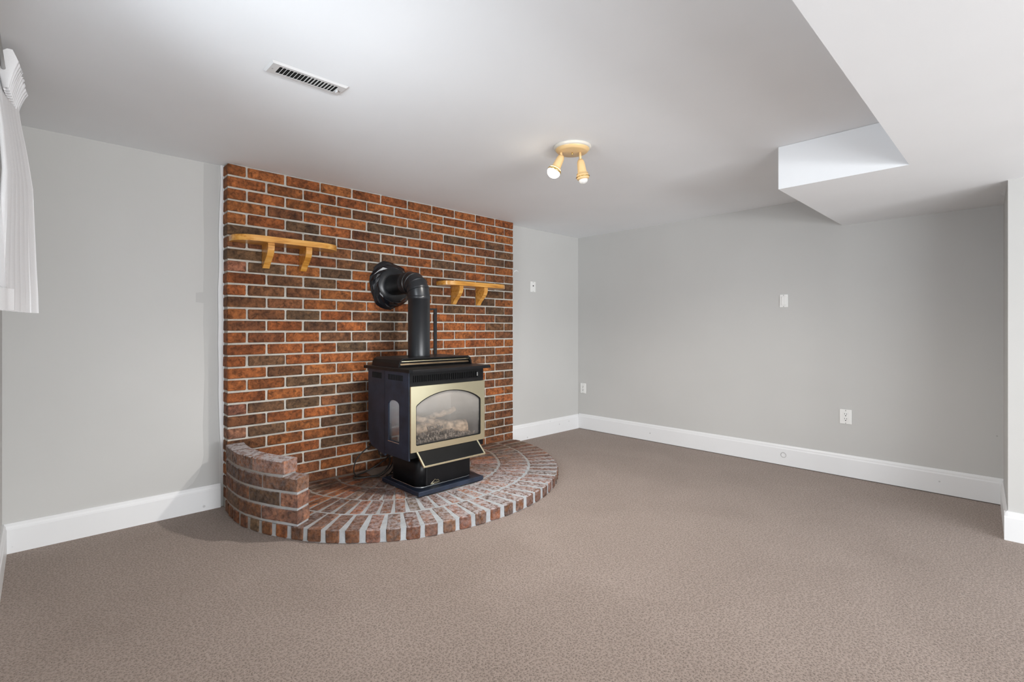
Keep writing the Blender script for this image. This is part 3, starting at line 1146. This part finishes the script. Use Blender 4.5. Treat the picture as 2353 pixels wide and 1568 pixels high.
# ------------------------------------------------------------------ flue pipe
PX, PY, PR, PZ = -2.336, -.483, .0745, 1.387
fp = thing('flue_pipe', 'black flue pipe rising from the stove and elbowing into the brickwork', 'stove pipe', (PX, PY, .883))
bm = bm_new()
add_lathe(bm, [(PR, .884), (PR, 1.268), (PR + .003, 1.270), (PR + .003, 1.292), (PR, 1.294)], 40, Matrix.Translation((PX, PY, 0)))
obj('vertical_pipe', bm, M['pipe'], fp)
er = .100
gores = [0, 24, 47, 70, 90]


def gore(a0, a1, rad):
    """one mitred ring of the elbow; its far end is swaged out over the next ring"""
    bm = bm_new()
    rings = []
    cyc, czc = PY + er, 1.290
    for a, r in ((a0, rad), (a0 + .8, rad + .0005), (a1 - 4, rad), (a1 - 3, rad + .0035), (a1 + .6, rad + .0035), (a1 + .8, rad - .001)):
        f = (a - a0) / (a1 - a0)
        c0, c1 = [Vector((PX, cyc - er * math.cos(math.radians(q)), czc + er * math.sin(math.radians(q)))) for q in (a0, a1)]
        ctr = c0.lerp(c1, f)
        aa = math.radians(a)
        u, v = Vector((1, 0, 0)), Vector((0, -math.cos(aa), math.sin(aa)))
        rings.append([bm.verts.new(ctr + u * r * math.cos(2 * PI * k / 40) + v * r * math.sin(2 * PI * k / 40)) for k in range(40)])
    for R0, R1 in zip(rings, rings[1:]):
        for k in range(40):
            bm.faces.new((R0[k], R0[(k + 1) % 40], R1[(k + 1) % 40], R1[k]))
    return bm


for i, (a0, a1) in enumerate(zip(gores, gores[1:])):
    me = mesh_of(gore(a0, a1, PR + .0005), 'elbow_segment', M['pipe'])
    me.polygons.foreach_set('use_smooth', [True] * len(me.polygons))
    me.set_sharp_from_angle(angle=math.radians(18))
    link('elbow_segment', me, fp)
bm = bm_new()
hz = 1.290 + er
add_lathe(bm, [(PR, 0), (PR, .05), (PR + .003, .052), (PR + .003, .07), (PR, .072), (PR, .27)], 40, align((PX, PY + er - .005, hz), (PX, 0, hz)))
obj('horizontal_pipe', bm, M['pipe'], fp)
bm = bm_new()
add_lathe(bm, [(PR, 0), (.122, .0), (.124, .004), (.124, .03)], 40, align((PX, -.155, hz), (PX, 0, hz)))
obj('flange', bm, M['pipe'], fp)
# crumpled foil collar around the hole
bm = bm_new()
rnd = random.Random(4)
n = 26
outer_r = [.174 + rnd.uniform(-.012, .012) for _ in range(n)]
rings = []
for q in range(5):
    t = q / 4
    ring = []
    for k in range(n):
        a = 2 * PI * k / n + .10 * q
        r = .112 + (outer_r[k] - .112) * t
        y = -.152 + .048 * t ** 1.6 + rnd.uniform(-.010, .004) * (1 if 0 < q < 4 else .3)
        y = min(y, -.1030)
        ring.append(bm.verts.new((PX + r * math.cos(a + rnd.uniform(-.05, .05)), y, hz + r * math.sin(a))))
    rings.append(ring)
for A_, B_ in zip(rings, rings[1:]):
    for k in range(n):
        bm.faces.new((A_[k], A_[(k + 1) % n], B_[(k + 1) % n], B_[k]))
obj('foil_collar', bm, M['foil'], fp, label='crumpled black foil collar')
# thin support rod behind the pipe
bm = bm_new()
add_box(bm, -2.058, -2.032, -.262, -.252, .83, 1.212)
add_box(bm, -2.14, -2.032, -.262, -.252, 1.212, 1.224)
add_box(bm, -2.110, -2.098, -.235, -.229, .83, 1.212)
obj('support_rod', bm, M['pipe'], fp, label='thin dark metal rod behind the pipe')

# ------------------------------------------------------------------ cables behind the stove
cb = thing('power_cord', 'tangle of thin dark cables behind the lower left of the stove', 'cable', (-2.55, -.30, HZ))
for pts, r in (([(-2.49, -.40, .29), (-2.505, -.385, .23), (-2.50, -.375, .16), (-2.53, -.35, .105), (-2.585, -.32, .078), (-2.65, -.31, .075), (-2.70, -.285, .075), (-2.69, -.245, .076), (-2.62, -.21, .078), (-2.54, -.21, .10), (-2.46, -.27, .17), (-2.42, -.33, .27)], .0055),
               ([(-2.50, -.42, .29), (-2.49, -.41, .22), (-2.50, -.40, .15), (-2.54, -.36, .09), (-2.60, -.325, .075), (-2.66, -.27, .076), (-2.67, -.20, .10), (-2.63, -.16, .17), (-2.56, -.18, .24), (-2.50, -.24, .29)], .0045),
               ([(-2.47, -.43, .29), (-2.47, -.42, .21), (-2.49, -.40, .12), (-2.52, -.375, .078), (-2.50, -.35, .075), (-2.45, -.36, .077), (-2.40, -.38, .08)], .0045),
               ([(-2.55, -.33, .29), (-2.55, -.32, .24), (-2.53, -.31, .21), (-2.49, -.32, .21), (-2.46, -.34, .25)], .0035)):
    bm = bm_new()
    add_tube(bm, [Vector((p[0], p[1], max(p[2], HZ + .006 + r))) for p in catmull(pts, 6)], r, 7)
    obj('cable', bm, M['cable'], cb)

# ------------------------------------------------------------------ ceiling register
VX0, VX1, VY0, VY1 = -3.600, -3.306, -1.456, -1.357
cv = thing('ceiling_register', 'white slotted metal air register in the ceiling left of the light', 'vent', ((VX0 + VX1) / 2, (VY0 + VY1) / 2, RH))
holes = []
ns = 17
for i in range(ns):
    x = VX0 + .034 + (VX1 - VX0 - .068) * (i + .5) / ns
    wd = .0058 if i < 8 or i == 16 else .0045
    y0, y1 = VY0 + .020, VY1 - .022
    holes.append([(x - wd, y0 + .003), (x - wd * .4, y0), (x + wd * .4, y0), (x + wd, y0 + .003), (x + wd, y1 - .003), (x + wd * .4, y1), (x - wd * .4, y1), (x - wd, y1 - .003)])
bm = bm_new()
add_plate(bm, rect(VX0 + .007, VX1 - .007, VY0 + .007, VY1 - .007), holes, RH - .0075, RH - .006)
o_ = rect(VX0, VX1, VY0, VY1)
i_ = rect(VX0 + .008, VX1 - .008, VY0 + .008, VY1 - .008)
A = [bm.verts.new((x, y, RH - .0005)) for x, y in o_]
B = [bm.verts.new((x, y, RH - .0075)) for x, y in i_]
for k in range(4):
    bm.faces.new((A[k], A[(k + 1) % 4], B[(k + 1) % 4], B[k]))
obj('face_plate', bm, M['register'], cv)
obj('duct_shade_sheet', box_bm(VX0 + .02, VX1 - .02, VY0 + .02, VY1 - .02, RH - .003, RH - .001), M['dark'], cv)  # thin dark sheet painted as the shade of the duct
for x in (VX0 + .017, VX1 - .017):
    bm = bm_new()
    add_lathe(bm, [(0, 0), (.003, 0), (.003, .0015), (0, .002)], 10)
    obj('screw', bm, M['screw'], cv, (x, (VY0 + VY1) / 2, RH - .0076), (PI, 0, 0))
bm = bm_new()
add_box(bm, VX1 - .031, VX1 - .027, (VY0 + VY1) / 2 - .006, (VY0 + VY1) / 2 + .012, RH - .016, RH - .0075, .001)
obj('damper_lever', bm, M['register'], cv)

# ------------------------------------------------------------------ ceiling light
LX, LY = -2.137, -1.663
cl = thing('ceiling_light', 'cream two-headed spotlight fixture on the ceiling with one lit bulb', 'light', (LX, LY, RH))
bm = bm_new()
add_lathe(bm, [(.090, RH - .016), (.097, RH - .014), (.100, RH - .009), (.100, RH - .0005)], 48, Matrix.Translation((LX, LY, 0)))
obj('canopy_rim', bm, M['lamprim'], cl, label='pale outer rim')
bm = bm_new()
add_lathe(bm, [(0, RH - .031), (.076, RH - .031), (.081, RH - .029), (.091, RH - .0165), (.091, RH - .010)], 48, Matrix.Translation((LX, LY, 0)))
obj('canopy', bm, M['cream'], cl)
bm = bm_new()
add_tube(bm, [(LX + .004, LY + .004, RH - .030), (LX + .004, LY + .004, RH - .042)], .0045, 8)
obj('centre_knob', bm, M['lampbrass'], cl)


def head(stem_top, stem_bot, tip, bm_mat, lit):
    h = None
    bmx = bm_new()
    add_tube(bmx, [stem_top, stem_bot], .0068, 10)
    obj('stem', bmx, M['cream'], cl)
    a, b = Vector(stem_bot), Vector(tip)
    Lh = (b - a).length
    mtx = align(a, b)
    bmx = bm_new()
    add_lathe(bmx, [(0, -.006), (.013, -.004), (.0185, .006), (.021, .02), (.024, .062), (.024, .068), (.031, .070), (.031, .074)], 28, mtx)
    hh = obj('lamp_holder', bmx, M['cream'], cl)
    z0 = .074
    if lit:
        bmx = bm_new()
        add_lathe(bmx, [(.026, z0), (.036, z0 + .006), (.0385, z0 + .011), (.0375, z0 + .016), (.034, z0 + .017)], 36, mtx)
        obj('collar', bmx, M['lampbrass'], hh)
        rb, zb = .0355, z0 + .012
    else:
        bmx = bm_new()
        add_lathe(bmx, [(.029, z0), (.032, z0 + .003), (.032, z0 + .015), (.033, z0 + .017), (.034, z0 + .021), (.030, z0 + .029), (.024, z0 + .030)], 36, mtx)
        cp = obj('cup', bmx, M['cream'], hh)
        bmx = bm_new()
        add_lathe(bmx, [(.032, z0 + .013), (.0375, z0 + .0145), (.0375, z0 + .0165), (.033, z0 + .018)], 36, mtx)
        obj('collar', bmx, M['lampbrass'], hh)
        rb, zb = .0245, z0 + .026
    bmx = bm_new()
    pr = [(rb * .95, zb)] + [(rb * math.cos(a_ * PI / 20), zb + rb * .25 + rb * .88 * math.sin(a_ * PI / 20)) for a_ in range(0, 10)] + [(0, zb + rb * 1.13)]
    add_lathe(bmx, pr, 36, mtx)
    obj('bulb', bmx, bm_mat, hh, label='lit white bulb' if lit else 'unlit frosted bulb')


head((-2.1826, -1.6206, 2.022), (-2.180, -1.623, 1.998), (-2.2135, -1.592, 1.905), M['bulb_on'], True)
head((-2.108, -1.692, 2.022), (-2.1065, -1.6937, 1.976), (-2.094, -1.705, 1.862), M['bulb_off'], False)

# light thrown by the lit reflector bulb
l = bpy.data.lights.new('bulb_light', 'SPOT')
l.energy = 80
l.spot_size = math.radians(160)
l.spot_blend = 0.6
l.shadow_soft_size = 0.035
l.color = (1.0, 0.96, 0.91)
lo = bpy.data.objects.new('bulb_light', l)
C.objects.link(lo)
lo.location = (-2.227, -1.580, 1.868)
lo.rotation_euler = Vector((.04, -.06, -.98)).to_track_quat('-Z', 'Y').to_euler()

# ------------------------------------------------------------------ plates on the walls
def wall_plate(name, label, cat, wall, u0, u1, z0, z1, kind, group):
    """wall 'x' = right wall (faces -x), 'y' = back wall (faces -y)"""
    uc, zc = (u0 + u1) / 2, (z0 + z1) / 2
    loc = (0, uc, zc) if wall == 'x' else (uc, 0, zc)
    t = thing(name, label, cat, loc, group)
    rot = Matrix.Rotation(-PI / 2, 4, 'Z') if wall == 'x' else Matrix.Identity(4)
    w, h = u1 - u0, z1 - z0

    def put(nm, bm, m, lab=None, par=None):
        bmesh.ops.transform(bm, matrix=Matrix.Translation(loc) @ rot, verts=list(bm.verts))
        return obj(nm, bm, m, par or t, label=lab)
    bm = bm_new()
    add_box(bm, -w / 2, w / 2, -.0065, -.0003, -h / 2, h / 2, .003, 2)
    put('cover_plate', bm, M['plastic'])
    for s in (-1, 1):
        bm = bm_new()
        add_lathe(bm, [(0, 0), (.0032, 0), (.0032, .0012), (0, .0015)], 10, Matrix.Translation((0, -.0065, s * h * .43)) @ Matrix.Rotation(PI / 2, 4, 'X'))
        put('screw', bm, M['screw'])
    if kind == 'outlet':
        bm = bm_new()
        add_box(bm, -.0165, .0165, -.0085, -.0066, -.034, .034, .001)
        rc = put('receptacle', bm, M['plastic'])
        bm = bm_new()
        for s in (-1, 1):
            cz = s * .017
            add_box(bm, -.0075, -.0050, -.0092, -.0084, cz - .001, cz + .009)
            add_box(bm, .0050, .0075, -.0092, -.0084, cz - .001, cz + .008)
            add_lathe(bm, [(0, 0), (.0036, 0), (.0036, .0008), (0, .0008)], 10, Matrix.Translation((0, -.0084, cz - .009)) @ Matrix.Rotation(PI / 2, 4, 'X'))
        put('slots', bm, M['slot'], 'dark plug slots', rc)
    elif kind == 'rocker':
        bm = bm_new()
        add_box(bm, -.0165, .0165, -.0105, -.0066, -.034, .034, .002)
        put('rocker', bm, M['plastic'])
    elif kind == 'jack':
        bm = bm_new()
        add_box(bm, -.0045, .0095, -.0076, -.0060, .004, .016)
        put('jack_socket', bm, M['slot'], 'dark jack socket')
    return t


wall_plate('jack_plate', 'narrow white jack plate on the back wall right of the brickwork', 'wall plate', 'y', -.747, -.673, 1.431, 1.534, 'jack', 'wall plates')
wall_plate('light_switch', 'white switch plate high on the right wall', 'switch', 'x', -2.073, -2.013, 1.237, 1.339, 'rocker', 'wall plates')
wall_plate('wall_outlet', 'larger white duplex outlet low on the right wall, nearest the camera', 'outlet', 'x', -2.492, -2.416, .381, .486, 'outlet', 'white wall outlets')
wall_plate('wall_outlet', 'small white duplex outlet low on the right wall, beside the far corner', 'outlet', 'x', -.109, -.035, .381, .489, 'outlet', 'white wall outlets')

# ------------------------------------------------------------------ curtain at the left edge
cu = thing('curtain', 'white gathered curtain with ruffled heading hanging at the left edge', 'curtain', (-4.27, -.9, 1.13))
ZT, ZB, ZH = 1.945, 1.128, 1.196
EDGE = [(1.128, -4.2117), (1.196, -4.2135), (1.32, -4.2188), (1.436, -4.2225), (1.60, -4.2282), (1.68, -4.2376), (1.754, -4.247), (1.811, -4.2564), (1.873, -4.2646), (1.945, -4.270), (2.01, -4.262)]


def lerp_tab(t, z):
    for (a, va), (b, vb) in zip(t, t[1:]):
        if a <= z <= b:
            return va + (vb - va) * (z - a) / (b - a)
    return t[-1][1] if z > t[-1][0] else t[0][1]


def curtain_sheet(z0, z1, nz, thick, grow=0.0):
    bm = bm_new()
    nt_ = 110
    folds = 6.0
    grid = []
    for i in range(nz + 1):
        z = z0 + (z1 - z0) * i / nz
        k = (z - ZB) / (ZT - ZB)
        k = max(0, min(1, k))
        width_y = .36 * (1 - k) + .22 * k
        span = (.082 * (1 - k) + .040 * k)
        amp = .015 * (1 - k) + .008 * k + grow
        row = []
        for j in range(nt_ + 1):
            t = j / nt_
            y = -.745 - width_y * t
            x = lerp_tab(EDGE, z) - span * t ** .8 - 2 * amp + 2 * amp * abs(math.cos(PI * folds * t + .3 * math.sin(3 * t + z * 2))) ** .8
            y += .016 * math.sin(2 * PI * folds * t + 1.2)
            row.append(bm.verts.new((x, y, z)))
        grid.append(row)
    for i in range(nz):
        for j in range(nt_):
            f = bm.faces.new((grid[i][j], grid[i][j + 1], grid[i + 1][j + 1], grid[i + 1][j]))
            f.smooth = True
    return bm


obj('panel', curtain_sheet(ZH, ZT, 26, .001), M['cloth'], cu)
obj('hem', curtain_sheet(ZB, ZH, 4, .001, .0012), M['cloth'], cu, label='double-thickness hem')
# sheer lining flap between panel and wall
bm = bm_new()
rows = []
for i in range(11):
    z = ZH + (1.62 - ZH) * i / 10
    rows.append([bm.verts.new((-4.286 - .002 * i - j * .004, -1.10 - j * .03 + .004 * math.sin(j * 1.7), z)) for j in range(7)])
for a, b in zip(rows, rows[1:]):
    for j in range(6):
        f = bm.faces.new((a[j], a[j + 1], b[j + 1], b[j]))
        f.smooth = True
obj('sheer_lining', bm, M['sheer'], cu, label='thin grey-looking sheer lining')
bm = bm_new()
rows = []
for i in range(3):
    z = ZB + (ZH - ZB) * i / 2
    rows.append([bm.verts.new((-4.273 - j * .0065 + .003 * math.cos(j * 2.1), -1.095 - j * .02, z)) for j in range(9)])
for a, b in zip(rows, rows[1:]):
    for j in range(8):
        f = bm.faces.new((a[j], a[j + 1], b[j + 1], b[j]))
        f.smooth = True
obj('lining_hem', bm, M['cloth'], cu)
# ruffled heading above the rod pocket
bm = bm_new()
rows = []
nr = 140
for i in range(7):
    k = i / 6
    row = []
    for j in range(nr + 1):
        t = j / nr
        ph = 2 * PI * 10 * t
        y = -.705 - .26 * t + .010 * math.sin(ph)
        x = -4.276 - .018 * t + (.008 + .026 * k) * math.cos(ph + .5 * math.sin(9 * t))
        z = 1.885 + .125 * k * (1 - .38 * max(0, (x + 4.276) / .034)) + .010 * k * math.sin(ph * 3)
        row.append(bm.verts.new((x, y, z)))
    rows.append(row)
for a, b in zip(rows, rows[1:]):
    for j in range(nr):
        f = bm.faces.new((a[j], a[j + 1], b[j + 1], b[j]))
        f.smooth = True
obj('ruffle', bm, M['cloth'], cu, label='pinked ruffle heading')

rd = thing('curtain_rod', 'thin grey metal curtain rod along the top of the left wall', 'curtain rod', (-4.29, -1.6, 1.94))
bm = bm_new()
add_tube(bm, [(-4.286, -.72, 1.955), (-4.300, -.98, 1.950), (-4.305, -1.5, 1.948), (-4.308, -2.9, 1.946)], .0065, 10)
obj('rod', bm, M['rod'], rd)
for y in (-.745, -2.88):
    bm = bm_new()
    add_box(bm, XL + .0005, XL + .004, y - .012, y + .012, 1.925, 1.975, .001)
    add_box(bm, XL + .003, -4.297, y - .005, y + .005, 1.940, 1.948, .001)
    obj('rod_bracket', bm, M['rod'], rd)
